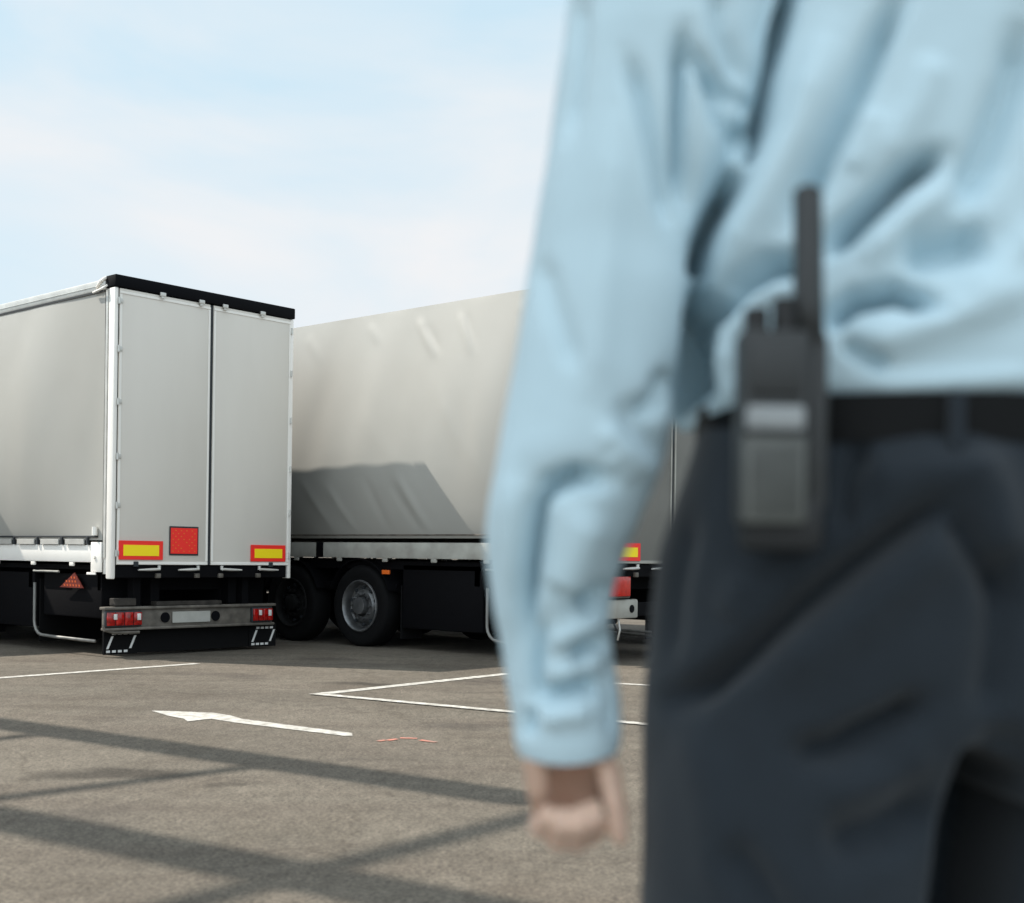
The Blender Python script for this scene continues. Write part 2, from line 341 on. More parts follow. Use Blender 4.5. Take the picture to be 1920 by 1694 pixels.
def make_trailer(name, loc, zf, style, seed, bulge):
    """zf: height of the bottom of the side rail; style 1 = lamp bar with flaps, 2 = upright lamps"""
    R = empty(name, loc, math.atan2(B.y, B.x))
    zt = 4.0; rail_h = .215; zc = zf+rail_h
    # roof and rails
    MB().box(.06, TW-.06, .1, TL-.04, zt-.075, zt-.035, .01).build('roof', M['curtain'], R)
    for sx in (0, 1):
        x0, x1 = (-.03, .09) if sx == 0 else (TW-.09, TW+.03)
        if style == 2: x0, x1 = (.02, .12) if sx == 0 else (TW-.12, TW-.02)
        q = MB().box(x0, x1, .16, TL-.02, zt-.145, zt-.032, .012)
        q.box(x0-.006 if sx == 0 else x1-.02, x0+.02 if sx == 0 else x1+.006, .16, TL-.02, zt-.098, zt-.088, .002)
        q.build('roof_rail', M['alu'], R, auto=True)
        q = MB().box(x0+.004 if sx == 0 else x1-.01, x0+.01 if sx == 0 else x1-.004, .17, TL-.1, zt-.162, zt-.144)
        q.build('rail_seal', M['seal'], R)
    # side rail
    for sx in (0, 1):
        x0, x1 = (-.01, .14) if sx == 0 else (TW-.14, TW+.01)
        q = MB().box(x0, x1, .19, TL-.01, zf, zc-.03, .006)
        for k in range(16):
            yy = .75 + k*.82
            q.box(x0+.004, x0+.03, yy, yy+.09, zf-.045, zf+.01, .01) if sx == 0 else q.box(x1-.03, x1-.004, yy, yy+.09, zf-.045, zf+.01, .01)
        q.build('side_rail', M['white'] if style == 1 else M['rail_grey'], R, auto=True)
        q = MB()
        xx0, xx1 = (-.035, -.012) if sx == 0 else (TW+.012, TW+.035)
        q.box(min(xx0, xx1), max(xx0, xx1), .25, TL-.1, zc+.048, zc+.068, .003)
        for k in range(24 if style == 1 else 0):
            yy = .42 + k*.52
            q.box(min(xx0, xx1)-.004, max(xx0, xx1)+.004, yy, yy+.035, zc-.03, zc+.055, .004)
        q.build('curtain_strap', M['seal' if style == 1 else 'grey'], R)
        if style == 2:
            MB().box(-.018 if sx == 0 else TW-.10, .10 if sx == 0 else TW+.018, 4.36, 4.49, zf-.002, zf+.19, .003).build('rail_joint', M['black'], R)
            continue
        q = MB()
        for k in range(24):
            yy = .42+k*.52
            q.box(min(xx0, xx1)-.001, max(xx0, xx1)-.004, yy+.08, yy+.46, zc-.028, zc+.03, .003)
        q.build('strap_cover', M['alu'], R)
    # curtains
    for side in (-1, 1):
        vs, fs = curtain_mesh(side, zc+.02 if style == 1 else zf+.235, zt-.125 if style == 1 else zt-.03, .17, TL-.12, seed if side < 0 else seed+5, bulge)
        q = MB().add(vs, fs); q.build('curtain', M['curtain'] if (side < 0 or style == 2) else M['curtain_bounce_block'], R, smooth=True)
    # curtain roller at the rear
    MB().tube([(-.045, .27, zc+.07), (-.045, .27, zc+.16)], .028, 14).build('tension_roller', M['white'], R, auto=True)
    # front wall
    MB().box(.01, TW-.01, TL-.1, TL, zf, zt-.02, .01).build('front_wall', M['white'], R)
    # rear posts
    for sx in (0, 1):
        x0, x1 = (-.015, .035) if sx == 0 else (TW-.035, TW+.015)
        q = MB().box(x0, x1, -.012, .10, zf-.17, zt-.13, .014)
        q.box(x0+.012 if sx == 0 else x0+.004, x1-.004 if sx == 0 else x1-.012, .10, .17, zf-.12, zt-.135, .004)
        p = q.build('rear_post', M['white'], R, auto=True)
        MB().box(x0-.003 if sx == 0 else x1-.01, x0+.01 if sx == 0 else x1+.003, .112, .150, zf+.05, zt-.15).build('post_seal', M['alu'], p)
    # bottom of the near post: buckle plate
    q = MB().box(-.032, -.013, .16, .36, zf-.10, zc+.0, .004); q.tube([(-.033, .28, zf+.06), (-.05, .28, zf+.06)], .02, 12); q.box(-.045, -.03, .25, .42, zf-.13, zf-.105, .003)
    q.build('buckle_plate', M['white'], R, auto=True)
    # header
    q = MB().box(-.02, TW+.02, -.03, .16, zt-.125, zt, .012)
    q.build('header', M['header'], R, auto=True)
    q = MB().tube([(-.02, .12, zt-.10), (-.06, .17, zt-.14), (-.05, .35, zt-.155)], .012, 8); q.tube([(-.025, .14, zt-.02), (-.04, .22, zt-.05), (-.035, .30, zt-.11)], .018, 8)
    q.build('corner_bracket', M['white'], R, smooth=True)
    # doors
    mid = TW*.5 + .03
    zb = zf-.02 if style == 1 else zf-.02
    for k, (x0, x1) in enumerate(((.045, mid-.022), (mid+.022, TW-.03))):
        d = MB().box(x0, x1, -.014, .04, zb, zt-.135, .008).build('rear_door', M['door'] if style == 1 else M['door_grey'], R, auto=True)
        q = MB().box(x0+.002, x1-.002, -.020, -.0145, zt-.19, zt-.165, .002).box(x0+.002, x1-.002, -.020, -.0145, zb+.004, zb+.035, .002)
        q.box(x0+.002, x0+.03, -.019, -.0145, zb+.04, zt-.195, .002).box(x1-.03, x1-.002, -.019, -.0145, zb+.04, zt-.195, .002)
        q.build('door_edge', M['white'] if style == 1 else M['rail_grey'], d)
        hx = x0-.012 if k == 0 else x1+.004
        for zz in (zb+.12, zb+.62, zb+1.13, zb+1.70, zb+2.25, zb+2.75):
            if zz > zt-.2: continue
            q = MB().box(hx-.012, hx+.045 if k == 0 else hx+.012, -.030, -.0155, zz-.025, zz+.025, .005)
            q.tube([(hx, -.028, zz-.035), (hx, -.028, zz+.035)], .012, 10)
            q.build('hinge', M['alu'], d, auto=True)
        # lock bar keepers (top) and levers (bottom)
        bars = (x0+.52, x1-.14) if k == 0 else (x0+.14, x1-.45)
        for bx in bars:
            q = MB().box(bx-.035, bx+.035, -.052, -.030, zt-.150, zt-.108, .005)
            q.box(bx-.02, bx+.02, -.045, -.028, zt-.175, zt-.148, .004)
            q.build('lock_keeper', M['alu'], d, auto=True)
            q = MB()
            sgn = -1 if k == 0 else 1
            q.tube([(bx, -.035, zb-.005), (bx, -.035, zb-.05)], .018, 10)
            q.tube([(bx, -.045, zb-.045), (bx+sgn*.12, -.05, zb-.05), (bx+sgn*.27, -.05, zb-.053)], .02, 10, rs=[.02, .022, .013], flat=.75)
            q.build('lock_lever', M['alu'], d, auto=True)
            MB().box(bx-.03, bx+.03, -.03, .01, zb-.14, zb-.09, .006).build('lever_catch', M['grey'], d, auto=True)
    q = MB().box(mid-.021, mid+.021, -.006, .03, zb+.002, zt-.137, .004); q.build('door_seal', M['seal'], R)
    MB().box(.037, .044, -.004, .03, zb, zt-.14).build('hinge_seal', M['seal'], R)
    # reflectors
    if style == 1:
        reflector(R, .065, .615, zb+.055, zb+.255, -.0205)
        reflector(R, TW-.60, TW-.085, zb+.045, zb+.235, -.0205)
        for xx in (.28, TW-.30):
            MB().box(xx-.03, xx+.03, -.03, -.005, zb-.02, zb+.035, .006).build('door_stop', M['seal'], R)
        pl = MB().box(.70, 1.085, -.024, -.0205, zb+.105, zb+.42, .002).build('placard_frame', M['seal'], R)
        p2 = MB().box(.716, 1.069, -.028, -.0245, zb+.123, zb+.402, .002).build('placard', M['red'], pl)
        q = MB(); rr = random.Random(7)
        for i in range(9):
            for j in range(8):
                if (i+j) % 2 == 0 and rr.random() < .75:
                    xx = .745+i*.036; zz = zb+.15+j*.032
                    q.box(xx-.008, xx+.008, -.0295, -.0278, zz-.006, zz+.006)
        q.build('placard_pattern', M['orange'], p2)
    else:
        reflector(R, .065, .62, zb+.03, zb+.215, -.0205)
        reflector(R, TW-.60, TW-.085, zb+.03, zb+.215, -.0205)
    # rear sill, chassis
    MB().box(.05, TW-.05, .0, .2, zf-.16, zb-.004, .01).build('rear_sill', M['black'], R)
    for x in (.62, TW-.74):
        MB().box(x, x+.12, .2, TL-.3, zf-.46, zf-.16, .01).build('chassis_rail', M['black'], R)
    MB().box(.1, TW-.1, .3, TL-.2, zf-.13, zf-.03).build('floor_deck', M['black'], R)
    q = MB()
    for k in range(9):
        q.box(.1, TW-.1, .35+k*1.45, .43+k*1.45, zf-.3, zf-.13)
    q.build('cross_member', M['black'], R)
    if style == 1:
        z0, z1 = .295, .525
        q = MB().box(-.02, TW-.16, .10, .16, z0, z1, .02)
        q.box(-.04, TW-.14, .06, .17, z1-.02, z1+.012, .01); q.box(-.02, TW-.16, .06, .17, z0-.008, z0+.022, .01)
        q.tube([(-.03, .10, z0+.06), (-.02, .09, z0-.0), (.10, .085, z0-.03), (.4, .085, z0-.032)], .018, 8)
        bp = q.build('bumper', M['grey'], R, auto=True)
        for x0, x1 in ((-.03, .42), (TW-.50, TW-.20)):
            hs = MB().box(x0, x1, .06, .10, z0+.03, z1-.03, .012).build('tail_lamp', M['seal'], R, auto=True)
            wd = (x1-x0)
            for i in range(4):
                a0 = x0+.012+i*wd*.245
                MB().box(a0, a0+wd*.225, .045, .0625, z0+.045, z1-.045, .008).build('lens', M['lamp_red'], hs, auto=True)
            MB().box(x1-.07, x1-.025, .040, .0445, z1-.13, z1-.06, .005).build('reverse_lens', M['lamp_clear'], hs, auto=True)
            MB().box(x0+.09, x0+.13, .040, .0445, z1-.12, z1-.06, .005).build('reverse_lens', M['lamp_clear'], hs, auto=True)
        p = MB().box(.83, 1.34, .080, .092, z0+.052, z1-.055, .005).build('number_plate', M['plate'], R)
        for x in (.74, 1.42):
            q = MB(); vs = [(x+.055*math.cos(2*math.pi*k/24), .085, (z0+z1)/2+.055*math.sin(2*math.pi*k/24)) for k in range(24)]
            q.tube([(x, .084, (z0+z1)/2), (x, .12, (z0+z1)/2)], .056, 24); q.build('bumper_hole', M['header'], R)
        for x in (.35, TW-.6):
            MB().box(x, x+.09, .12, .24, z1, zf-.15, .005).build('bumper_arm', M['black'], R)
        MB().box(.1, .36, .08, .2, z1+.02, z1+.10, .01).build('step_plate', M['grey_dim'], R)
        MB().box(.62, 1.5, .08, .2, z1+.012, z1+.06, .01).build('step_plate', M['grey_dim'], R)
        MB().box(.02, TW-.18, .19, .20, .035, z0, .003).build('shade_skirt', M['rubber'], R)  # black sheets added to block light and deepen the underside shade
        MB().box(.1, TW-.1, 1.62, 1.64, .10, zf-.2, .004).build('shade_skirt', M['rubber'], R)
        # rubber flaps with a broken white outline
        for x0, wd in ((.05, .36), (TW-.42, .34)):
            fl = MB().box(x0-.03, x0+wd+.03, .17, .185, .03, z0, .004).build('mud_flap', M['rubber'], R)
            q = MB(); sk = .07
            for i in range(4):
                t = i/3.6; q.box(x0+sk+t*(wd-sk)*.9, x0+sk+t*(wd-sk)*.9+.045, .165, .1695, .238, .262)
                q.box(x0+t*(wd-sk)*.9, x0+t*(wd-sk)*.9+.045, .165, .1695, .05, .075)
            for xb in (x0, x0+wd-sk*1.1):
                q.add([(xb, .166, .09), (xb+.028, .166, .09), (xb+sk+.02, .166, .225), (xb+sk-.008, .166, .225)], [(0, 1, 2, 3)])
                q.add([(xb, .1695, .09), (xb+.028, .1695, .09), (xb+sk+.02, .1695, .225), (xb+sk-.008, .1695, .225)], [(0, 1, 2, 3)])
            q.build('flap_outline', M['mark'], fl)
    else:
        for x0, x1 in ((.12, .50), (TW-.50, TW-.12)):
            hs = MB().box(x0-.02, x1+.02, .02, .07, .69, 1.03, .012).build('tail_lamp', M['grey'], R, auto=True)
            MB().box(x0, x1-.0, .002, .0195, .71, 1.01, .01).build('lens', M['lamp_red2'], hs, auto=True)
        MB().box(.02, .72, .06, .14, .475, .675, .02).build('bumper_end', M['rail_grey'], R, auto=True); MB().box(TW-.72, TW-.02, .06, .14, .475, .675, .02).build('bumper_end', M['rail_grey'], R, auto=True)
        for x in (.60, TW-.6):
            MB().tube([(x, .055, .575), (x, .075, .575)], .042, 20).build('bumper_hole', M['header'], R)
        MB().box(.72, TW-.72, .07, .13, .49, .64, .015).build('bumper_beam', M['black'], R)
        for x in (.40, TW-.5):
            MB().box(x, x+.10, .12, .2, .5, zf-.15, .005).build('bumper_arm', M['black'], R)
            MB().box(x-.28, x+.18, .5, .515, .06, .5, .004).build('mud_flap', M['rubber'], R)
        MB().tube([(.40, .09, .47), (.42, .08, .36), (.38, .08, .25)], .012, 8).build('hose', M['galv'], R, smooth=True)
    # guard bars, dark boxes added to blacken the underside shade, and running gear
    for sx in (0, 1):
        x = .03 if sx == 0 else TW-.03
        pts = [(x, 1.62, .76), (x, 1.62, .34)] + [(x, 1.62-.16*(1-math.cos(t)), .34-.16*math.sin(t)) for t in (math.pi/8, math.pi/4, math.pi*3/8, math.pi/2)] + [(x, 1.2, .172), (x, .35, .165)]
        MB().tube(pts, .017, 10).build('guard_bar', M['galv_dim'], R, smooth=True)
        x0, x1 = (.10, .75) if sx == 0 else (TW-.75, TW-.10)
        MB().box(x0, x1, 1.75, 3.05, .25, zf-.06, .02).build('shade_box', M['black'], R, auto=True)
        MB().box(x0, x1, .35, 1.55, .40, zf-.06, .02).build('shade_box', M['black'], R, auto=True)
        q = MB().tube([(x-.02 if sx else x+.0, 1.1, zf-.11), (x-.02 if sx else x+.0, 1.65, zf-.11)], .012, 8); q.build('side_step', M['galv'], R)
        o = MB().box(x-.015, x+.015, 3.2, 3.32, zf-.19, zf-.14, .005).build('side_marker', M['orange'], R)
        for ya in (3.72, 5.03, 6.34):
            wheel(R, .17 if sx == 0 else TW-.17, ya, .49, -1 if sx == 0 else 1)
        MB().tube([(x0+.1, 3.2, zf-.35), (x0+.1, 6.9, zf-.35)], .06, 8).build('air_tank', M['black'], R)
        for ya in (3.72, 5.03, 6.34):
            pts = [(.17 if sx == 0 else TW-.17, ya+.56*math.cos(t), .49+.56*math.sin(t)) for t in np.linspace(.35, math.pi-.35, 12)]
            q = MB()
            n = len(pts); hw_ = .16
            vs = [(p[0]-hw_, p[1], p[2]) for p in pts]+[(p[0]+hw_, p[1], p[2]) for p in pts]+[(p[0]-hw_, p[1], p[2]+.012) for p in pts]+[(p[0]+hw_, p[1], p[2]+.012) for p in pts]
            fs = []
            for i in range(n-1):
                fs += [(i, i+1, n+i+1, n+i), (2*n+i, 3*n+i, 3*n+i+1, 2*n+i+1), (i, 2*n+i, 2*n+i+1, i+1), (n+i, n+i+1, 3*n+i+1, 3*n+i)]
            q.add(vs, fs); q.build('mudguard', M['black'], R, smooth=False)
        MB().box(.1 if sx == 0 else TW-.45, .45 if sx == 0 else TW-.1, 3.06, 3.075, .12, .75, .004).build('mud_flap', M['rubber'], R)
        # landing leg
        MB().box(.5 if sx == 0 else TW-.62, .62 if sx == 0 else TW-.5, 10.8, 10.92, .02, zf-.1, .01).box(.42 if sx == 0 else TW-.70, .70 if sx == 0 else TW-.42, 10.7, 11.02, 0.0, .03, .005).build('landing_leg', M['black'], R)
        q = MB()
        for zz in (.5, .72):
            q.box(.02 if sx == 0 else TW-.05, .05 if sx == 0 else TW-.02, 7.2, 10.4, zz, zz+.1, .005)
        q.build('side_guard', M['alu'], R, auto=True)
    for ya in (3.72, 5.03, 6.34):
        MB().tube([(.3, ya, .49), (TW-.3, ya, .49)], .075, 12).build('axle', M['black'], R)
    MB().tube([(.75, 1.3, .62), (TW-.75, 1.3, .62)], .21, 24).build('air_tank', M['black'], R, auto=True)
    if style == 1:
        q = MB().add([(-.005, .70, .86), (-.005, 1.08, .86), (-.005, .83, 1.0)], [(0, 1, 2)])
        # striped warning plate hung below the rail
        q = MB().add([(.04, .62, .72), (.04, 1.10, .72), (.04, .80, .885), (.05, .62, .72), (.05, 1.10, .72), (.05, .80, .885)], [(0, 1, 2), (3, 5, 4), (0, 3, 4, 1), (1, 4, 5, 2), (2, 5, 3, 0)]); wp = q.build('warning_plate', M['stripe_red'], R)
        q = MB()
        for i in range(7):
            for k in range(3):
                y = .68+i*.06+k*.02; z = .735+k*.042
                lim = .62+.18*(z-.72)/.165+.02, 1.10-.30*(z-.72)/.165-.05
                if lim[0] < y < lim[1]: q.add([(.038, y, z), (.038, y+.028, z), (.038, y+.034, z+.022), (.038, y+.008, z+.022)], [(0, 1, 2, 3)])
        q.build('warning_stripe', M['dull_orange'], wp)
    return R
M['lamp_red2'] = mat('lamp_red_flat', (0.62, 0.02, 0.012), 0.25, coat=0.4, var=0.3, vscale=14)
def tpos(a, b): return A*a + B*b
b1 = 7.325; a1 = 11.91
b2 = 10.55; a2 = 7.97
G = 'curtain sided trailers parked side by side'
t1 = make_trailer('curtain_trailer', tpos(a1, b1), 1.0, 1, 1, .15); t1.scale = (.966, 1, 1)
tag(t1, 'grey curtain sided trailer with closed rear doors, yellow and red reflectors and red square placard', 'trailer', G)
t2 = make_trailer('curtain_trailer', tpos(a2, b2), 1.07, 2, 3, .16); t2.scale = (1, 1, 1.01)
tag(t2, 'curtain sided trailer behind the man, with wrinkled curtain crossed by a dark shadow', 'trailer', G)
def copy_tree(o, parent=None):
    c = o.copy(); COL.objects.link(c); c.parent = parent
    for ch in [x for x in list(bpy.data.objects) if x.parent == o]: copy_tree(ch, c)
    return c
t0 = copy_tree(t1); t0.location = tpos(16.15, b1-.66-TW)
tag(t0, 'trailer beyond the left edge that shades the left end of the nearest curtain', 'trailer', G)
t3 = copy_tree(t2); t3.location = tpos(9.2, b2+.7+TW)  # added out of sight to keep the space under its neighbour dark
tag(t3, 'unseen trailer added on the far side to darken the view under the wrinkled curtain', 'trailer', G)

# ------------------------------------------------------------------ overhead steel frame (left of the camera, out of view; its shadow crosses the yard)
HZ = 8.0
offs = Vector((-LT.x, -LT.y, 0))*(HZ/KH)
def _shade_centre():
    c = Vector((.15, 1.2, 0))+offs; c.z = HZ
    return c
fr = empty('overhead_steel_frame', gnd(-900, 1400)+offs)
tag(fr, 'overhead steel frame left of the picture, throwing the grid of shadow bands on the asphalt', 'steel frame')
M['steel'] = mat('painted_steel', (0.25, 0.27, 0.28), 0.5, var=0.2)
def beam(p0, p1, wd, hh, name, e0=0.0, e1=0.0, dz=0.0):
    a, b = gnd(*p0), gnd(*p1); d = (b-a).normalized()
    a = a - d*e0 + offs; b = b + d*e1 + offs; n = Vector((-d.y, d.x, 0))*wd/2
    a.z = b.z = 0
    z0, z1 = HZ-hh/2+dz, HZ+hh/2+dz
    vs = [(v.x, v.y, z) for z in (z0, z1) for v in (a-n, b-n, b+n, a+n)]
    q = MB().add([Vector(v)-fr.location for v in vs], [(0, 3, 2, 1), (4, 5, 6, 7), (0, 1, 5, 4), (1, 2, 6, 5), (2, 3, 7, 6), (3, 0, 4, 7)])
    q.build(name, M['steel'], fr)
beam((0, 1357), (1000, 1501), .30, .20, 'main_beam', 7, 0.0)
beam((0, 1535), (560, 1642), .30, .20, 'main_beam', 8, 6)
beam((0, 1497), (480, 1437), .085, .08, 'cross_beam', 0.55, 0.05, -.0)
beam((350, 1694), (1000, 1531), .11, .10, 'cross_beam', 1.0, 0.5, .0)
beam((-120, 1400), (130, 1370), .085, .08, 'cross_beam', 2.6, 0.05)
for (px, py) in ((0, 1357), (0, 1535)):
    a = gnd(px, py)-(gnd(1000, 1501)-gnd(0, 1357)).normalized()*6.8+offs
    p = a-fr.location
    MB().box(p.x-.15, p.x+.15, p.y-.15, p.y+.15, 0, HZ-.1, .01).build('column', M['steel'], fr)

c = _shade_centre()-fr.location
MB().box(c.x-2.1, c.x+2.3, c.y-2.2, c.y+1.35, HZ+.2, HZ+.26, .01).build('shade_sheet', M['steel'], fr)  # unseen sheet added to keep direct sun off the man

#PERSON#
# ------------------------------------------------------------------ pavement slab the man stands on (below the picture)
KZ = .12
M['kerb'] = mat('concrete', (0.36, 0.35, 0.32), .85, var=.2, vscale=5, bump=.3)
tag(MB().box(-.6, 3.2, -1.2, 1.75, -.02, KZ, .012).build('pavement', M['kerb']), kind='structure')
# ------------------------------------------------------------------ the man
M['skin'] = mat('skin', (0.66, 0.44, 0.33), .5, var=.12, vscale=30, bump=.15, bscale=220, sss=.15)
M['shirt'] = mat('shirt_cotton', (0.555, 0.718, 0.79), .85, var=.04, vscale=9, bump=.12, bscale=24, spec=.2, sheen=.15)
M['pants'] = mat('trouser_wool', (0.0155, 0.022, 0.0295), .9, var=.1, vscale=40, bump=.1, bscale=200, spec=.25, sheen=.12)
M['belt'] = mat('leather', (0.005, 0.0055, 0.006), .6, spec=.15, bump=.1, bscale=120)
M['hair'] = mat('hair', (0.03, 0.022, 0.015), .6)
M['shoe'] = mat('shoe_leather', (0.01, 0.01, 0.01), .25)
CPX = 1842.0; TY = 1.13          # body centre line in the photograph, depth of the body's middle
CX = at(CPX, 900, TY).x
def lerp_table(tab, x):
    k = np.array(tab, float); xs = k[:, 0]
    # smooth (monotone cubic-ish) interpolation
    out = []
    for c in range(1, k.shape[1]):
        ys = k[:, c]; m = np.gradient(ys, xs)
        i = np.clip(np.searchsorted(xs, x)-1, 0, len(xs)-2); h = xs[i+1]-xs[i]; t = np.clip((x-xs[i])/h, 0, 1)
        out.append((2*t**3-3*t**2+1)*ys[i]+(t**3-2*t**2+t)*h*m[i]+(-2*t**3+3*t**2)*ys[i+1]+(t**3-t**2)*h*m[i+1])
    return out
def loft(sec, nr, p=2.3, cap=True):
    """sec: list of (centre Vector, half width x, half depth y) - horizontal rings"""
    vs = []; fs = []
    for (c, hw, hd) in sec:
        for k in range(nr):
            a = 2*math.pi*k/nr; ca, sa = math.cos(a), math.sin(a)
            vs.append((c[0]+hw*math.copysign(abs(ca)**(2/p), ca), c[1]+hd*math.copysign(abs(sa)**(2/p), sa), c[2]))
    for i in range(len(sec)-1):
        for k in range(nr): fs.append((i*nr+k, i*nr+(k+1) % nr, (i+1)*nr+(k+1) % nr, (i+1)*nr+k))
    if cap: fs.append(tuple(range(nr))); fs.append(tuple((len(sec)-1)*nr+k for k in range(nr))[::-1])
    return vs, fs
def folds(me, strokes, k_in=1.0, deep=()):
    """press creases (negative) and raise ridges (positive) into a cloth mesh along strokes"""
    n = len(me.vertices); co = np.zeros(n*3); me.vertices.foreach_get('co', co); co = co.reshape(-1, 3)
    nn = np.zeros(n*3); me.vertices.foreach_get('normal', nn); nn = nn.reshape(-1, 3)
    px = pix(co); D = np.zeros(n)
    for pts, amp, wd in strokes:
        best = np.full(n, 1e9); tt = np.zeros(n); tot = len(pts)-1
        for i in range(tot):
            a = np.array(pts[i], float); b = np.array(pts[i+1], float); ab = b-a
            t = np.clip(((px-a)@ab)/(ab@ab), 0, 1); d = np.linalg.norm(px-(a+t[:, None]*ab), axis=1)
            u = d < best; best[u] = d[u]; tt[u] = (i+t[u])/tot
        prof = np.clip(np.sin(np.pi*np.clip(tt, .0, 1))*1.5+.15, 0, 1)
        D += (amp if amp > 0 else amp*k_in)*.001*prof*np.exp(-(best/wd)**2)
    vdir = co - np.array([0, 0, H]); vdir /= np.linalg.norm(vdir, axis=1)[:, None]
    face = np.clip(-(nn*vdir).sum(1)*1.6, 0, 1)
    co2 = co + nn*(D*face)[:, None]
    DD = np.zeros(n)
    for pts, amp, wd in deep:
        best = np.full(n, 1e9); tt = np.zeros(n); tot = len(pts)-1
        for i in range(tot):
            a = np.array(pts[i], float); b = np.array(pts[i+1], float); ab = b-a
            t = np.clip(((px-a)@ab)/(ab@ab), 0, 1); d = np.linalg.norm(px-(a+t[:, None]*ab), axis=1)
            u = d < best; best[u] = d[u]; tt[u] = (i+t[u])/tot
        DD = np.maximum(DD, amp*.001*np.clip(np.sin(np.pi*tt)*2.2+.1, 0, 1)*np.exp(-(best/wd)**4))
    lim = np.clip((TY+.085-co[:, 1])*.9, 0, None)          # never pushed past the far side
    co2[:, 1] += np.minimum(DD, lim)
    me.vertices.foreach_set('co', co2.reshape(-1)); me.update()
def wrinkle(me, amp, sc, seed, stretch=(1, 1, 1)):
    nn = [v.normal.copy() for v in me.vertices]
    for v, q in zip(me.vertices, nn):
        c = v.co; d = mnoise.noise(Vector((c.x*sc*stretch[0]+seed, c.y*sc*stretch[1], c.z*sc*stretch[2])))
        v.co = c + q*d*amp
man = empty('person', (CX, TY, KZ))
tag(man, 'man seen from behind in pale blue shirt and dark navy trousers, arm hanging', 'person')
def child(o, par=man):
    o.parent = par; o.matrix_parent_inverse = Matrix.Translation(-Vector((CX, TY, KZ))); return o
ZP = lambda py: at(CPX, py, TY).z
def mirror_x(p): return Vector((2*CX-p[0], p[1], p[2]))

# --- body: limbs, trunk, head and hands fused into one surface
q = MB()
def capsule(pts, rs, n=18):
    for p, r in zip(pts, rs): q.ball(p, r, n=16, m=10)
    q.tube(pts, 1, n, rs=rs)
head_c = Vector((CX, TY+.02, 1.955))
q.ball(head_c+Vector((0, 0, .03)), .1, (.80, 1.0, 1.12), 24, 18)                     # skull
q.ball(head_c+Vector((0, .03, -.055)), .075, (.82, .95, 1.0), 20, 14)                  # jaw
q.ball(head_c+Vector((0, .105, -.01)), .016, (.8, 1.2, 1.7))                           # nose
q.ball(head_c+Vector((0, .098, -.062)), .02, (1.4, .6, .45)); q.ball(head_c+Vector((0, .09, -.095)), .026, (1, .8, .8))
for s in (-1, 1):
    q.ball(head_c+Vector((s*.082, .0, -.005)), .03, (.3, .65, 1.1)); q.ball(head_c+Vector((s*.032, .088, .02)), .014, (1.2, .5, .8))
capsule([Vector((CX, TY, 1.74)), Vector((CX, TY+.012, 1.87))], [.068, .06])
v, f = loft([(Vector((CX, TY, z)), a, b) for z, a, b in ((1.06, .13, .08), (1.12, .185, .10), (1.24, .165, .085), (1.4, .165, .08), (1.52, .175, .08), (1.62, .185, .08), (1.70, .15, .08), (1.76, .07, .06))], 40)
q.add(v, f)
def arm_pts(m):
    P = [at(1260, -140, 1.12), at(1150, 300, 1.11), at(1085, 800, 1.115), at(1050, 1150, 1.14), at(1072, 1365, 1.15)]
    return [m(p) for p in P]
ident = lambda p: Vector(p)
for m in (ident, mirror_x):
    P = arm_pts(m); capsule([m(at(1330, -150, 1.13))]+P, [.055, .05, .038, .030, .027, .024])
    hx = m(Vector((CX-.15, TY, 1.0))); cxk = m(Vector((at(1490, 1694, 1.12).x, TY-.01, .58))); an = m(Vector((at(1480, 1694, 1.12).x, TY, KZ+.09)))
    capsule([m(Vector((CX-.13, TY, 1.06))), m(Vector((at(1500, 1694, 1.12).x, TY, .83))), cxk, an], [.075, .075, .055, .042])
    q.box(an.x-.04, an.x+.04, an.y-.07, an.y+.17, KZ+.03, KZ+.085, .02)
    # hand, palm turned to the rear, fingers curled
    def hp(px, py, y): return m(at(px, py, y))
    # palm
    for a, b in (((1040, 1385, 1.158), (1020, 1515, 1.182)), ((1060, 1385, 1.158), (1050, 1522, 1.184)), ((1082, 1385, 1.156), (1082, 1520, 1.182)), ((1105, 1390, 1.154), (1112, 1502, 1.176))):
        capsule([hp(*a), hp(*b)], [.0125, .0105], 14)
    capsule([hp(1022, 1385, 1.135), hp(1006, 1430, 1.128), hp(1010, 1480, 1.132), hp(1018, 1520, 1.15)], [.0115, .0125, .0115, .01], 14)         # outer edge of the hand
    fing = [[(1014, 1512, 1.178), (1006, 1552, 1.148), (1014, 1560, 1.116), (1022, 1536, 1.102), (1026, 1516, 1.108)],
            [(1046, 1520, 1.180), (1041, 1578, 1.146), (1048, 1582, 1.108), (1055, 1552, 1.092), (1057, 1524, 1.099)],
            [(1078, 1518, 1.180), (1076, 1582, 1.146), (1082, 1584, 1.106), (1087, 1552, 1.090), (1088, 1520, 1.098)],
            [(1106, 1502, 1.174), (1110, 1568, 1.146), (1114, 1570, 1.110), (1117, 1540, 1.094), (1116, 1510, 1.100)]]
    rr = [[.0088, .0080, .0073, .0067, .0058], [.0095, .0085, .0078, .0072, .0062], [.0097, .0087, .0080, .0074, .0064], [.0095, .0085, .0078, .0072, .0062]]
    for fg, r in zip(fing, rr): capsule([hp(*p) for p in fg], r, 14)
    capsule([hp(1106, 1385, 1.146), hp(1142, 1450, 1.122), hp(1154, 1508, 1.110), hp(1163, 1572, 1.104)], [.013, .0115, .0100, .0078], 14)
tmp = q.build('tmp', None)
md = tmp.modifiers.new('r', 'REMESH'); md.mode = 'VOXEL'; md.voxel_size = .0036
sm = tmp.modifiers.new('s', 'SMOOTH'); sm.factor = .5; sm.iterations = 4
dg = bpy.context.evaluated_depsgraph_get(); dg.update()
